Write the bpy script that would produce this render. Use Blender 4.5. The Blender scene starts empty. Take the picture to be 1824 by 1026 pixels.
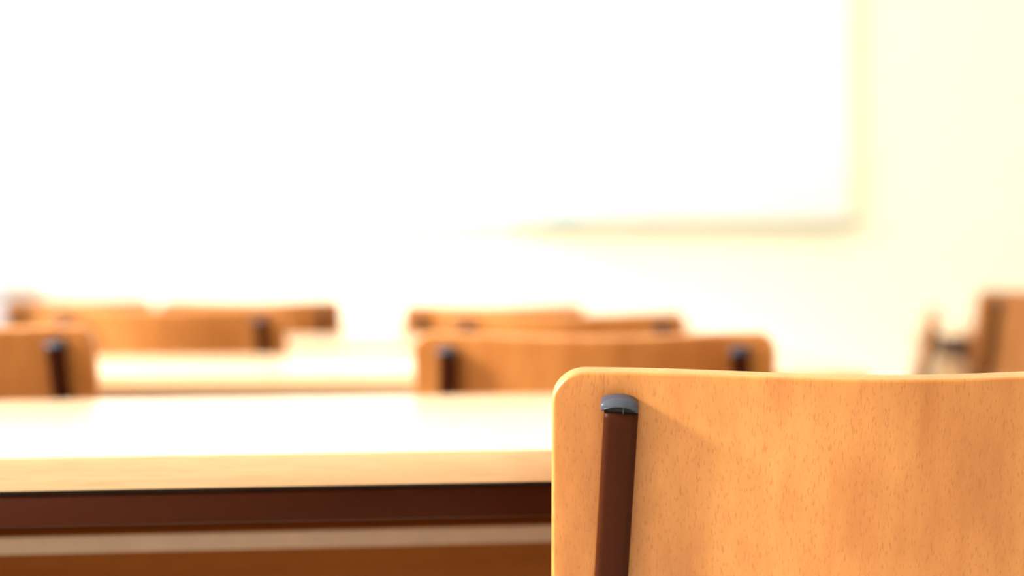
import bpy, bmesh, math
from mathutils import Vector, Matrix
R = math.radians
scene = bpy.context.scene
C = scene.collection

# ------------------------------------------------------------------ camera
cam_d = bpy.data.cameras.new('camera')
cam = bpy.data.objects.new('camera', cam_d)
C.objects.link(cam)
scene.camera = cam
F_PX = 2912.0
cam_d.sensor_width = 36.0
cam_d.lens = F_PX / 1824 * 36.0
cam.location = (0, 0, 0.86)
cam.rotation_mode = 'QUATERNION'
cam.rotation_quaternion = (Matrix.Rotation(R(90 - 0.157), 3, 'X') @ Matrix.Rotation(R(-0.2), 3, 'Z')).to_quaternion()
cam_d.clip_start = 0.05
cam_d.dof.use_dof = True
cam_d.dof.focus_distance = 1.0
cam_d.dof.aperture_fstop = 2.8

# ------------------------------------------------------------------ world, daylight, exposure
world = bpy.data.worlds.new('sky')
scene.world = world
world.use_nodes = True
bg = world.node_tree.nodes['Background']
bg.inputs['Color'].default_value = (1.0, 0.985, 0.95, 1)
bg.inputs['Strength'].default_value = 8.0

ROOM = dict(x0=-2.7, x1=3.0, y0=-2.6, y1=6.25, z1=2.9)
WINS = [(-2.0, -0.7), (-0.35, 1.05), (1.17, 2.82), (2.94, 4.55), (4.67, 6.12)]     # window openings along the left wall
FILL_WINS_R = [(2.3, 4.5)]                              # unseen window added in the right wall to brighten the front wall
WZ0, WZ1 = 0.95, 2.6
for side, a, b in [(-1, *w) for w in WINS] + [(1, *w) for w in FILL_WINS_R]:
    l = bpy.data.lights.new('daylight_portal', 'AREA')
    l.shape = 'RECTANGLE'; l.size = WZ1 - WZ0; l.size_y = b - a
    l.cycles.is_portal = True
    o = bpy.data.objects.new('daylight_portal', l)
    C.objects.link(o)
    o.location = ((ROOM['x0'] - 0.13) if side < 0 else (ROOM['x1'] + 0.13), (a + b) / 2, (WZ0 + WZ1) / 2)
    o.rotation_euler = (0, R(90 * side), 0)

sun_d = bpy.data.lights.new('sun', 'SUN')
sun_d.energy = 10.5; sun_d.angle = R(11); sun_d.color = (1.0, 0.93, 0.80)
sun = bpy.data.objects.new('sun', sun_d); C.objects.link(sun)
SUN_EL, SUN_BACK = R(28), R(11)          # height above the horizon; degrees behind due left
sun.rotation_euler = Vector((-math.cos(SUN_EL) * math.cos(SUN_BACK), -math.cos(SUN_EL) * math.sin(SUN_BACK), math.sin(SUN_EL))).to_track_quat('Z', 'Y').to_euler()

scene.view_settings.view_transform = 'Standard'
scene.view_settings.look = 'None'
scene.view_settings.gamma = 1.0
scene.view_settings.use_curve_mapping = False
scene.view_settings.exposure = 0.57
scene.cycles.max_bounces = 10
scene.cycles.diffuse_bounces = 6
scene.cycles.sample_clamp_indirect = 8

# ------------------------------------------------------------------ materials
def new_mat(name):
    m = bpy.data.materials.new(name); m.use_nodes = True
    return m, m.node_tree.nodes, m.node_tree.links, m.node_tree.nodes['Principled BSDF']

def plain(name, col, rough=0.5, metal=0.0, bump=0.0, bscale=60.0, coat=0.0, spec=0.5):
    m, n, l, b = new_mat(name)
    b.inputs['Roughness'].default_value = rough
    b.inputs['Metallic'].default_value = metal
    b.inputs['Coat Weight'].default_value = coat
    b.inputs['Specular IOR Level'].default_value = spec
    tc = n.new('ShaderNodeTexCoord')
    nz = n.new('ShaderNodeTexNoise'); nz.inputs['Scale'].default_value = bscale
    nz.inputs['Detail'].default_value = 4
    l.new(tc.outputs['Object'], nz.inputs['Vector'])
    rp = n.new('ShaderNodeValToRGB')
    rp.color_ramp.elements[0].position = 0.3; rp.color_ramp.elements[1].position = 0.7
    rp.color_ramp.elements[0].color = (*[c * 0.94 for c in col], 1)
    rp.color_ramp.elements[1].color = (*[min(1, c * 1.04) for c in col], 1)
    l.new(nz.outputs['Fac'], rp.inputs['Fac']); l.new(rp.outputs['Color'], b.inputs['Base Color'])
    if bump:
        bp = n.new('ShaderNodeBump'); bp.inputs['Strength'].default_value = bump
        bp.inputs['Distance'].default_value = 0.0005
        l.new(nz.outputs['Fac'], bp.inputs['Height']); l.new(bp.outputs['Normal'], b.inputs['Normal'])
    return m

def wood(name, lo, hi, fleck, axis, rough=0.4, fl_amt=0.5, coat=0.2, fl_scale=1.0, streak=1.0):
    """beech: broad streaks along the grain plus short dark ray flecks. axis = grain direction index"""
    m, n, l, b = new_mat(name)
    b.inputs['Roughness'].default_value = rough
    b.inputs['Coat Weight'].default_value = coat
    b.inputs['Coat Roughness'].default_value = 0.25
    tc = n.new('ShaderNodeTexCoord')
    oi = n.new('ShaderNodeObjectInfo')
    sh = n.new('ShaderNodeVectorMath'); sh.operation = 'ADD'
    mu = n.new('ShaderNodeMath'); mu.operation = 'MULTIPLY'; mu.inputs[1].default_value = 7.3
    l.new(oi.outputs['Random'], mu.inputs[0])
    l.new(tc.outputs['Object'], sh.inputs[0]); l.new(mu.outputs[0], sh.inputs[1])
    def mapped(across, along):
        mp = n.new('ShaderNodeMapping')
        sc = [across] * 3; sc[axis] = along
        mp.inputs['Scale'].default_value = sc
        l.new(sh.outputs[0], mp.inputs['Vector'])
        return mp
    nz = n.new('ShaderNodeTexNoise'); nz.inputs['Scale'].default_value = 1
    nz.inputs['Detail'].default_value = 5; nz.inputs['Roughness'].default_value = 0.62
    l.new(mapped(30 * streak, 2.0).outputs[0], nz.inputs['Vector'])
    rp = n.new('ShaderNodeValToRGB')
    rp.color_ramp.elements[0].position = 0.33; rp.color_ramp.elements[1].position = 0.68
    rp.color_ramp.elements[0].color = (*lo, 1); rp.color_ramp.elements[1].color = (*hi, 1)
    l.new(nz.outputs['Fac'], rp.inputs['Fac'])
    n2 = n.new('ShaderNodeTexNoise'); n2.inputs['Scale'].default_value = 1
    n2.inputs['Detail'].default_value = 1.2; n2.inputs['Roughness'].default_value = 0.5
    n2.inputs['Distortion'].default_value = 0.12
    l.new(mapped(800 * fl_scale, 48 * fl_scale).outputs[0], n2.inputs['Vector'])
    r2 = n.new('ShaderNodeValToRGB')
    r2.color_ramp.elements[0].position = 0.56; r2.color_ramp.elements[1].position = 0.72
    r2.color_ramp.elements[0].color = (0, 0, 0, 1); r2.color_ramp.elements[1].color = (1, 1, 1, 1)
    l.new(n2.outputs['Fac'], r2.inputs['Fac'])
    m2 = n.new('ShaderNodeMath'); m2.operation = 'MULTIPLY'; m2.inputs[1].default_value = fl_amt
    l.new(r2.outputs['Color'], m2.inputs[0])
    mx = n.new('ShaderNodeMix'); mx.data_type = 'RGBA'
    l.new(m2.outputs[0], mx.inputs['Factor'])
    l.new(rp.outputs['Color'], mx.inputs['A']); mx.inputs['B'].default_value = (*fleck, 1)
    l.new(mx.outputs['Result'], b.inputs['Base Color'])
    bp = n.new('ShaderNodeBump'); bp.inputs['Strength'].default_value = 0.15
    bp.inputs['Distance'].default_value = 0.0003; bp.invert = True
    l.new(r2.outputs['Color'], bp.inputs['Height']); l.new(bp.outputs['Normal'], b.inputs['Normal'])
    return m

M = {}
M['chair_wood'] = wood('beech_chair_wood', (0.41, 0.142, 0.030), (0.58, 0.245, 0.064), (0.33, 0.10, 0.02), 2)
M['seat_wood'] = wood('beech_seat_wood', (0.41, 0.142, 0.030), (0.58, 0.245, 0.064), (0.33, 0.10, 0.02), 1)
M['desk_wood'] = wood('pale_beech_desk_wood', (0.68, 0.44, 0.25), (0.82, 0.60, 0.37), (0.56, 0.32, 0.18), 0,
                      rough=0.22, fl_amt=0.35, coat=0.5, fl_scale=0.6, streak=3.0)
M['shaded_panel'] = wood('shade_darkened_panel_wood', (0.18, 0.055, 0.010), (0.23, 0.078, 0.015), (0.12, 0.03, 0.006), 0, rough=0.8, coat=0)  # orange wood darkened: the shade under the desk is put into the colour
M['shaded_panel'].node_tree.nodes['Principled BSDF'].inputs['Specular IOR Level'].default_value = 0.08
M['shelf'] = plain('grey_beige_shelf_edge', (0.36, 0.27, 0.225), 0.6)
M['brown_metal'] = plain('brown_painted_steel', (0.038, 0.0080, 0.0022), 0.42, bump=0.15, bscale=900, spec=0.07)
M['cap'] = plain('slate_grey_plastic', (0.042, 0.050, 0.074), 0.4, bump=0.05, bscale=500, spec=0.35)
M['cap_shade'] = plain('recess_shade_plastic', (0.012, 0.013, 0.016), 0.6, spec=0.2)  # darker copy of the cap plastic, recess shade put into the colour
M['rubber'] = plain('black_rubber', (0.02, 0.02, 0.02), 0.7)
M['wall'] = plain('cream_wall_paint', (0.90, 0.89, 0.76), 0.8, bump=0.1, bscale=200)
M['side_wall'] = plain('white_wall_paint', (0.88, 0.87, 0.80), 0.8)
M['back_wall'] = plain('light_dimming_wall_paint', (0.62, 0.58, 0.48), 0.8)  # unseen back and right walls, darkened so bounced light falls off rightwards
M['ceiling'] = plain('white_ceiling_paint', (0.88, 0.88, 0.86), 0.9)
M['floor'] = plain('pale_linoleum', (0.62, 0.56, 0.46), 0.35, bscale=8)
M['board'] = plain('white_enamel', (0.90, 0.905, 0.90), 0.2, bscale=3)
M['board_frame'] = plain('cream_board_frame', (0.78, 0.76, 0.56), 0.45)
M['tray'] = plain('grey_green_tray', (0.40, 0.42, 0.34), 0.45)
M['eraser'] = plain('pale_blue_felt', (0.20, 0.55, 0.72), 0.8)
M['grey_metal'] = plain('light_grey_steel', (0.42, 0.45, 0.52), 0.4)
M['frame_white'] = plain('white_window_paint', (0.85, 0.85, 0.83), 0.4)
M['screw'] = plain('zinc_steel', (0.6, 0.6, 0.6), 0.3, metal=1.0)
g, gn, gl, gb = new_mat('window_glass')
gn.remove(gb)
tr = gn.new('ShaderNodeBsdfTransparent'); gs = gn.new('ShaderNodeBsdfGlossy'); gs.inputs['Roughness'].default_value = 0.02
fr = gn.new('ShaderNodeFresnel'); fr.inputs['IOR'].default_value = 1.3
mxs = gn.new('ShaderNodeMixShader')
gl.new(fr.outputs[0], mxs.inputs[0]); gl.new(tr.outputs[0], mxs.inputs[1]); gl.new(gs.outputs[0], mxs.inputs[2])
gl.new(mxs.outputs[0], gn['Material Output'].inputs['Surface'])
M['glass'] = g

# ------------------------------------------------------------------ helpers
def link(name, bm, mat, parent=None, smooth=True):
    bmesh.ops.recalc_face_normals(bm, faces=bm.faces)
    me = bpy.data.meshes.new(name); bm.to_mesh(me); bm.free()
    for p in me.polygons: p.use_smooth = smooth
    me.materials.append(mat)
    o = bpy.data.objects.new(name, me); C.objects.link(o)
    if parent: o.parent = parent
    return o

def soften(o, w=0.002, seg=3):
    b = o.modifiers.new('bevel', 'BEVEL'); b.width = w; b.segments = seg; b.limit_method = 'ANGLE'
    b.angle_limit = R(40)
    b.harden_normals = True
    return o

def add_box(bm, c, s):
    r = bmesh.ops.create_cube(bm, size=1.0)
    for v in r['verts']:
        v.co = Vector((v.co.x * s[0] + c[0], v.co.y * s[1] + c[1], v.co.z * s[2] + c[2]))

def box(name, c, s, mat, parent=None, bev=0.0, seg=2):
    bm = bmesh.new(); add_box(bm, c, s)
    o = link(name, bm, mat, parent, smooth=bool(bev))
    if bev: soften(o, bev, seg)
    return o

def rounded_rect(w, h, r, nc=10, ne=14):
    """closed outline, counter-clockwise, of a w x h rectangle centred on 0"""
    pts = []
    cs = [(w/2-r, h/2-r, 0), (-w/2+r, h/2-r, 90), (-w/2+r, -h/2+r, 180), (w/2-r, -h/2+r, 270)]
    for k, (cx, cy, a0) in enumerate(cs):
        for i in range(nc + 1):
            a = R(a0 + 90 * i / nc)
            pts.append((cx + r * math.cos(a), cy + r * math.sin(a)))
        nx, ny, na = cs[(k + 1) % 4]
        a = R(na)
        ex, ey = nx + r * math.cos(a), ny + r * math.sin(a)
        sx, sy = pts[-1]
        for i in range(1, ne):
            t = i / ne
            pts.append((sx + (ex - sx) * t, sy + (ey - sy) * t))
    return pts

def slab(outline, thick, r, place, rings=12, seg=5, center=(0, 0)):
    """solid plate: outline in (a,b), thickness along c (c from 0 to -thick), edges rounded by r, place(a,b,c)->Vector"""
    n = len(outline)
    nor = []
    for i in range(n):
        x0, y0 = outline[i - 1]; x1, y1 = outline[(i + 1) % n]
        d = Vector((y1 - y0, -(x1 - x0))); nor.append(d.normalized())
    def inset(d): return [(p[0] - q.x * d, p[1] - q.y * d) for p, q in zip(outline, nor)]
    loops = []
    cx, cy = center
    inner = inset(r)
    for k in range(1, rings):
        f = k / rings
        loops.append(([(cx + (p[0] - cx) * f, cy + (p[1] - cy) * f) for p in inner], 0.0))
    for k in range(seg + 1):
        a = R(90 * k / seg)
        loops.append((inset(r * (1 - math.sin(a))), -r * (1 - math.cos(a))))
    for k in range(seg + 1):
        a = R(90 * k / seg)
        loops.append((inset(r * (1 - math.cos(a))), -thick + r * (1 - math.sin(a))))
    for k in range(rings - 1, 0, -1):
        f = k / rings
        loops.append(([(cx + (p[0] - cx) * f, cy + (p[1] - cy) * f) for p in inner], -thick))
    bm = bmesh.new()
    vl = []
    for pts, c in loops:
        vl.append([bm.verts.new(place(p[0], p[1], c)) for p in pts])
    for A, B in zip(vl[:-1], vl[1:]):
        for i in range(n):
            j = (i + 1) % n
            bm.faces.new((A[i], A[j], B[j], B[i]))
    for L, c in ((vl[0], 0.0), (vl[-1], -thick)):
        m = bm.verts.new(place(cx, cy, c))
        for i in range(n): bm.faces.new((m, L[i], L[(i + 1) % n]))
    return bm

def sweep_bm(path, w, d, r, wdir=(1, 0, 0), bm=None, nc=4):
    """tube of rounded rectangular section w (along wdir) x d along the path"""
    bm = bm or bmesh.new()
    sec = rounded_rect(w, d, r, nc=nc, ne=1)
    prev = None; first = None
    P = [Vector(p) for p in path]
    for i, p in enumerate(P):
        T = (P[min(i + 1, len(P) - 1)] - P[max(i - 1, 0)]).normalized()
        W = Vector(wdir); W = (W - T * W.dot(T)).normalized()
        D = T.cross(W)
        L = [bm.verts.new(p + W * a + D * b) for a, b in sec]
        if prev:
            for k in range(len(L)):
                j = (k + 1) % len(L)
                bm.faces.new((prev[k], prev[j], L[j], L[k]))
        else: first = L
        prev = L
    bm.faces.new(first[::-1]); bm.faces.new(prev)
    return bm

def smooth_path(pts, n=8):
    """Catmull-Rom through the points"""
    P = [Vector(p) for p in pts]
    P = [P[0] * 2 - P[1]] + P + [P[-1] * 2 - P[-2]]
    out = []
    for i in range(1, len(P) - 2):
        for k in range(n):
            t = k / n
            a, b, c, d = P[i - 1:i + 3]
            out.append(0.5 * ((2 * b) + (c - a) * t + (2 * a - 5 * b + 4 * c - d) * t * t + (3 * b - a - 3 * c + d) * t ** 3))
    out.append(P[-2])
    return out

def thing(name, label, cat, loc=(0, 0, 0), rz=0.0, group=None):
    o = bpy.data.objects.new(name, None); C.objects.link(o)
    o.empty_display_size = 0.1
    o.location = loc; o.rotation_euler = (0, 0, rz)
    o['label'] = label; o['category'] = cat
    if group: o['group'] = group
    return o

def struct(o):
    o['kind'] = 'structure'; return o

def dup(root, loc, rz, label, group=None, scale=1.0):
    m = {}
    def cp(o, par):
        c = o.copy(); C.objects.link(c)
        if par: c.parent = par
        for ch in o.children: cp(ch, c)
        return c
    r = cp(root, None)
    r.location = loc; r.rotation_euler = (0, 0, rz); r.scale = (scale,) * 3
    r['label'] = label
    if group: r['group'] = group
    return r

# ------------------------------------------------------------------ room
X0, X1, Y0, Y1, Z1 = ROOM['x0'], ROOM['x1'], ROOM['y0'], ROOM['y1'], ROOM['z1']
T = 0.2
cx, cy = (X0 + X1) / 2, (Y0 + Y1) / 2
struct(box('floor', (cx, cy, -T / 2), (X1 - X0 + 2 * T, Y1 - Y0 + 2 * T, T), M['floor']))
struct(box('ceiling', (cx, cy, Z1 + T / 2), (X1 - X0 + 2 * T, Y1 - Y0 + 2 * T, T), M['ceiling']))
struct(box('wall_front', (cx, Y1 + T / 2, Z1 / 2), (X1 - X0 + 2 * T, T, Z1), M['wall']))
struct(box('wall_back', (cx, Y0 - T / 2, Z1 / 2), (X1 - X0 + 2 * T, T, Z1), M['back_wall']))
k = 0
for side, name, wins, xw in ((-1, 'wall_left', WINS, X0), (1, 'wall_right', FILL_WINS_R, X1)):  # the right wall's window is an added light source
    bm = bmesh.new()
    ys = [Y0] + [v for w in wins for v in w] + [Y1]
    xc = xw + side * T / 2
    for i in range(0, len(ys), 2):
        add_box(bm, (xc, (ys[i] + ys[i + 1]) / 2, Z1 / 2), (T, ys[i + 1] - ys[i], Z1))
    for a, b in wins:
        add_box(bm, (xc, (a + b) / 2, WZ0 / 2), (T, b - a, WZ0))
        add_box(bm, (xc, (a + b) / 2, (WZ1 + Z1) / 2), (T, b - a, Z1 - WZ1))
    struct(link(name, bm, M['side_wall'] if side < 0 else M['back_wall'], smooth=False))
    for a, b in wins:
        k += 1
        bm = bmesh.new(); xm = xw + side * 0.1
        for y in (a + .03, (a + b) / 2, b - .03): add_box(bm, (xm, y, (WZ0 + WZ1) / 2), (.06, .06, WZ1 - WZ0))
        for z in (WZ0 + .03, WZ1 - .03): add_box(bm, (xm, (a + b) / 2, z), (.058, b - a, .06))
        w = struct(link('window_%d' % k, bm, M['frame_white'], smooth=False))
        box('window_pane', (xm, (a + b) / 2, (WZ0 + WZ1) / 2), (.006, b - a - .08, WZ1 - WZ0 - .08), M['glass'], w)
        box('window_sill', (xw - side * .04, (a + b) / 2, WZ0 - .02), (.16, b - a + .1, .03), M['frame_white'], w, .004)
struct(box('baseboard_front', (cx, Y1 - .008, .05), (X1 - X0 - .04, .016, .1), M['side_wall'], bev=.003))

# ------------------------------------------------------------------ whiteboard on the front wall
BX0, BX1, BZ0, BZ1 = -1.75, 1.30, 1.085, 2.30
wb = thing('whiteboard', 'wide white board with a cream frame on the front wall', 'whiteboard', ((BX0 + BX1) / 2, Y1, BZ0))
wb_w, wb_h = BX1 - BX0, BZ1 - BZ0
box('board_surface', (0, -.014, wb_h / 2), (wb_w - .02, .02, wb_h - .02), M['board'], wb)
bm = bmesh.new()
for sx in (-1, 1): add_box(bm, (sx * (wb_w / 2 - .0), -.016, wb_h / 2), (.05, .032, wb_h + .012))
for z in (0, wb_h): add_box(bm, (0, -.016, z), (wb_w - .05, .031, .012))
soften(link('board_frame', bm, M['board_frame'], wb), .003)
bm = bmesh.new()
tl = 1.30; tcx = wb_w / 2 - tl / 2
add_box(bm, (tcx, -.07, -.010), (tl, .08, .012))
add_box(bm, (tcx, -.108, -.001), (tl, .008, .030))
soften(link('pen_tray', bm, M['tray'], wb), .002)
e = thing('board_eraser', 'small pale blue eraser lying on the whiteboard tray', 'eraser', (0.20, Y1 - .07, BZ0 - .0034))
box('felt_pad', (0, 0, .008), (.13, .05, .016), M['grey_metal'], e, .002)
box('eraser_body', (0, 0, .027), (.13, .052, .022), M['eraser'], e, .006, 3)

# ------------------------------------------------------------------ chair
A = R(14.0)                     # recline: the top of the back leans towards the rear
CH_TOP = 0.8025; BW, BH, BT = 0.43, 0.20, 0.0135
SAG, XM = 0.0190, 0.205     # the sheet is bent most between the uprights and nearly flat past them
U = Vector((0, -math.sin(A), math.cos(A)))
N = Vector((0, -math.cos(A), -math.sin(A)))
P0 = Vector((0, 0, CH_TOP))
def bend(x): return SAG * (1 - math.cos(math.pi * min(abs(x), XM) / XM)) / 2
def slope(x): return SAG * math.pi / (2 * XM) * math.sin(math.pi * min(abs(x), XM) / XM)
def on_back(x, t, c):           # t = distance below the top edge, c = height above the rear face
    return P0 + Vector((x, 0, 0)) - U * t + N * (c - bend(x))

def make_chair(label):
    t = thing('school_chair', label, 'chair', group='classroom chairs')
    # backrest: bent plywood sheet
    link('backrest', slab(rounded_rect(BW, BH, 0.021, 12, 22), BT, 0.0022,
                          lambda a, b, c: on_back(a, BH / 2 - b, c), rings=14, seg=5), M['chair_wood'], t)
    TW, TD = 0.0215, 0.0125
    for s in (-1, 1):
        xt = 0.1712
        def up(tt, c=TD / 2):
            return on_back(s * (xt + 0.045 * tt), tt, c + 0.0004)
        top_t = 0.0226
        pts = [up(top_t), up(.06), up(.12), up(.18), up(.24)]
        b1 = up(.30)
        pts += [b1, Vector((s * .190, .085, .45)), Vector((s * .193, .082, .38)), Vector((s * .197, .045, .20)), Vector((s * .202, -.002, .012))]
        # section turned to lie flat on the curved sheet
        wd = Vector((1, -s * 0.0 , 0))
        th = -slope(xt) * s
        wd = Vector((math.cos(th), 0, 0)) + N * math.sin(th)
        up_o = link('upright', sweep_bm(smooth_path(pts, 8), TW, TD, 0.0042, wd, nc=5), M['brown_metal'], t)
        # end cap: domed hood above a dark recess with a small rib
        tdir = (up(top_t - .02) - up(top_t + .02)).normalized()
        wv = (wd - tdir * wd.dot(tdir)).normalized()
        dv = wv.cross(tdir)
        if dv.dot(N) < 0: dv = -dv
        o0 = up(top_t)
        HW = 0.0118
        def put(a, b, c):
            return o0 + wv * a + tdir * b + dv * c
        out = []
        for i in range(17):                                    # dome, right to left
            a = R(12 + 156 * i / 16)
            out.append((HW * 1.0 * math.cos(a) / math.cos(R(12)), 0.0038 + 0.0054 * math.sin(a)))
        out.append((-HW, 0.0026)); out.append((-HW * .95, 0.0003))
        for i in range(1, 14):                                 # arch under the hood
            q = -1 + 2 * i / 14
            out.append((HW * .90 * q, 0.0002 + 0.0042 * (1 - q * q) ** .8))
        out.append((HW * .95, 0.0003)); out.append((HW, 0.0026))
        cap = link('end_cap', slab(out, 0.0155, 0.0011,
                   lambda a, b, c: put(a + s * .0012, b, 0.0088 + c - (0.9 * max(0, b - .0050) if c > -.008 else 0) - (a * a * 22 if c > -.008 else 0)), rings=6, seg=4, center=(0, .0062)), M['cap'], up_o)
        plug = bmesh.new()
        sec = rounded_rect(TW * .97, TD * .90, .0040, 4, 1)
        for b0, b1_, k in ((0.0, .0050, 1.0),):
            lo = [plug.verts.new(put(a, b0, c)) for a, c in sec]
            hi = [plug.verts.new(put(a * .96, b1_, c * .95)) for a, c in sec]
            for i in range(len(sec)):
                j = (i + 1) % len(sec); plug.faces.new((lo[i], lo[j], hi[j], hi[i]))
            plug.faces.new(lo[::-1]); plug.faces.new(hi)
        link('cap_plug', plug, M['cap_shade'], up_o)
        rib = bmesh.new()
        r8 = bmesh.ops.create_cube(rib, size=1.0)
        for v in r8['verts']: v.co = put(v.co.x * .0006 + .0012, v.co.y * .0044 + .0024, v.co.z * .0030 + .0056)
        link('cap_rib', rib, M['cap'], up_o, smooth=False)
        foot = bmesh.new(); add_box(foot, (s * .202, -.003, .010), (.026, .020, .020))
        soften(link('foot_cap', foot, M['rubber'], t), .004)
        # front leg with side rail bent from one tube
        path = smooth_path([(s * .188, .088, .430), (s * .186, .20, .430), (s * .184, .34, .430), (s * .184, .385, .418),
                            (s * .186, .402, .38), (s * .194, .415, .20), (s * .202, .43, .012)], 7)
        link('front_leg', sweep_bm(path, TW, TD, .004, (1, 0, 0)), M['brown_metal'], t)
        foot = bmesh.new(); add_box(foot, (s * .202, .431, .010), (.026, .020, .020))
        soften(link('foot_cap', foot, M['rubber'], t), .004)
    for y in (.12, .33):
        link('crossbar', sweep_bm([(-.186, y, .4285), (.186, y, .4285)], TD, TW * .8, .003, (0, 1, 0)), M['brown_metal'], t)
    def seat_at(a, b, c):
        y = .255 + b
        z = .446 + .008 + c + 0.05 * a * a + (-.25 * (b + .02) ** 2 if b > -.02 else .22 * (b + .02) ** 2)
        return Vector((a, y, z))
    link('seat', slab(rounded_rect(.40, .39, .05, 10, 12), .010, .003, seat_at, rings=12, seg=4), M['seat_wood'], t)
    for s in (-1, 1):                                          # screw heads on the sitter's side of the sheet
        for tt in (.055, .145):
            sc = bmesh.new()
            bmesh.ops.create_cone(sc, cap_ends=True, segments=20, radius1=.0055, radius2=.0042, depth=.0025)
            o = link('screw', sc, M['screw'], t)
            o.location = on_back(s * .172, tt, -BT - .0008)
            o.rotation_euler = (R(90) + A + math.pi, 0, 0)
    return t

def px(u, d): return (u - 912) / F_PX * d      # sideways position of image column u at distance d

CHAIRS = [  # column of the centre, distance, turn, scale, label
    (1609, 1.000, 0.0, 0.9968, 'nearest wooden school chair, its brown upright and slate grey cap sharp in focus'),
    (1054, 1.90, -5.0, 0.991, 'blurred wooden school chair directly behind the white desk, left of the sharp foreground chair'),
    (-172, 1.90, -2.0, 1.004, 'wooden school chair cut by the left edge of the photo, one dark upright showing'),
    (1004, 2.87, -4.0, 1.0, 'wooden chair in the third row, its right corner rising above the second-row chair'),
    (284, 2.87, -4.0, 1.015, 'wooden chair behind the second desk on the left, dark upright near its right end'),
    (876, 3.80, -6.0, 1.005, 'far wooden chair peeking over the left top of the third-row chair in the middle'),
    (445, 3.90, 4.0, 1.018, 'far wooden chair whose pinkish top edge shows above the third-row chair on the left'),
    (135, 4.75, 0.0, 1.015, 'farthest wooden chair at the left, faint top edge beside the grey cabinet'),
    (1917, 3.72, 8.0, 1.04, 'wooden chair at the right edge of the photo, dark upright on its left side'),
]
first = None
for u, d, rz, sc, lab in CHAIRS:
    if first is None:
        first = make_chair(lab); first.scale = (sc,) * 3; first.location = (px(u, d), d, 0); first.rotation_euler = (0, 0, R(rz))
    else:
        dup(first, (px(u, d), d, 0), R(rz), lab, 'classroom chairs', sc)
dup(first, (px(1674, 3.72), 3.70, 0), R(76), 'wooden chair turned sideways at the far right, showing only a narrow dark edge', 'classroom chairs', .985)

# ------------------------------------------------------------------ desks
DH, DT, DD = 0.745, 0.023, 0.57
def make_desk(label, w):
    t = thing('school_desk', label, 'desk', group='classroom desks')
    link('tabletop', slab(rounded_rect(w, DD, .004, 4, 16), DT, .0016,
                          lambda a, b, c: Vector((a, b + DD / 2, DH + c)), rings=8, seg=3), M['desk_wood'], t)
    zr = DH - DT - .004                                       # black strips fill the gap above the rail, standing for its shade
    for y in (.022, DD - .022):
        box('gap_shade_strip', (0, y, DH - DT - .0018), (w - .2, .014, .0044), M['rubber'], t)
    for name, pa, wd in (('front_rail', [(-w / 2 + .03, .022, zr - .011), (w / 2 - .03, .022, zr - .011)], (0, 1, 0)),
                         ('rear_rail', [(-w / 2 + .03, DD - .022, zr - .011), (w / 2 - .03, DD - .022, zr - .011)], (0, 1, 0))):
        link(name, sweep_bm(pa, .022, .022, .0022, wd), M['brown_metal'], t)
    for s in (-1, 1):
        x = s * (w / 2 - .045)
        link('side_rail', sweep_bm([(x, .033, zr - .011), (x, DD - .033, zr - .011)], .022, .0218, .0022, (1, 0, 0)), M['brown_metal'], t)
        for y in (.04, DD - .04):
            lg = link('leg', sweep_bm([(x, y, zr - .012), (x, y, .02)], .030, .030, .004, (1, 0, 0)), M['brown_metal'], t)
            f = bmesh.new(); add_box(f, (x, y, .011), (.034, .034, .022))
            soften(link('foot_cap', f, M['rubber'], lg), .003)
    # book shelf hung under the top, set back from the front
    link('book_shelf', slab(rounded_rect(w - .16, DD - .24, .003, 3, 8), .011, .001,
                            lambda a, b, c: Vector((a, b + .20 + (DD - .24) / 2, .660 + c)), rings=4, seg=2), M['shaded_panel'], t)
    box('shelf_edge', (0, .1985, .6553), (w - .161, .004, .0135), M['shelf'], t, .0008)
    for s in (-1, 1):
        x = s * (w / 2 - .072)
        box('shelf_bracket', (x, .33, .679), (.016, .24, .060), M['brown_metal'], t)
    box('modesty_panel', (0, DD - .045, .522), (w - .14, .014, .354), M['shaded_panel'], t, .002)
    return t

D1 = make_desk('nearest school desk, white glaring top and sharp pale wooden front edge over a brown rail', 1.50)
def place(o, xc, yc_at_x0, rz):
    # yc_at_x0: distance of the front edge on the line x = -0.16
    o.rotation_euler = (0, 0, R(rz)); o.location = (xc, yc_at_x0 + math.tan(R(rz)) * (xc + .16), 0)
place(D1, -.12, 1.114, 7.4)
D1.scale = (1, 1, 1)
def desk(label, xc, y, rz, sx=1.0):
    o = dup(D1, (0, 0, 0), 0, label, 'classroom desks'); place(o, xc, y, rz); return o
desk('second school desk, its white top between the two blurred second-row chairs', -.283, 2.10, 1.5)
desk('third school desk, pale blurred top behind the second one, left of the middle chairs', -.25, 3.10, 1.0)
desk('fourth school desk farthest from the viewer, a pale blurred strip behind the third row', -.28, 4.08, 0.5)
far_right = desk('school desk at the far right, behind the chair cut by the right edge', 1.895, 4.20, 0.0)
for ch in far_right.children:                              # this desk has a pale panel and shelf
    if ch.name.startswith(('modesty_panel', 'book_shelf')):
        ch.material_slots[0].link = 'OBJECT'; ch.material_slots[0].material = M['desk_wood']

# ------------------------------------------------------------------ grey cabinet by the front wall
cab = thing('metal_cabinet', 'blurred low light grey cabinet standing at the far left edge', 'cabinet', (-1.99, 5.95, 0))
box('cabinet_body', (0, 0, .43), (.44, .42, .82), M['grey_metal'], cab, .006)
box('cabinet_top', (0, 0, .853), (.46, .44, .026), M['grey_metal'], cab, .005)
for s in (-1, 1):
    d = box('cabinet_door', (s * .108, -.217, .43), (.205, .014, .76), M['grey_metal'], cab, .004)
    box('door_handle', (s * .022, -.232, .48), (.012, .02, .12), M['screw'], d, .003)
box('plinth', (0, .01, .011), (.42, .38, .022), M['rubber'], cab)
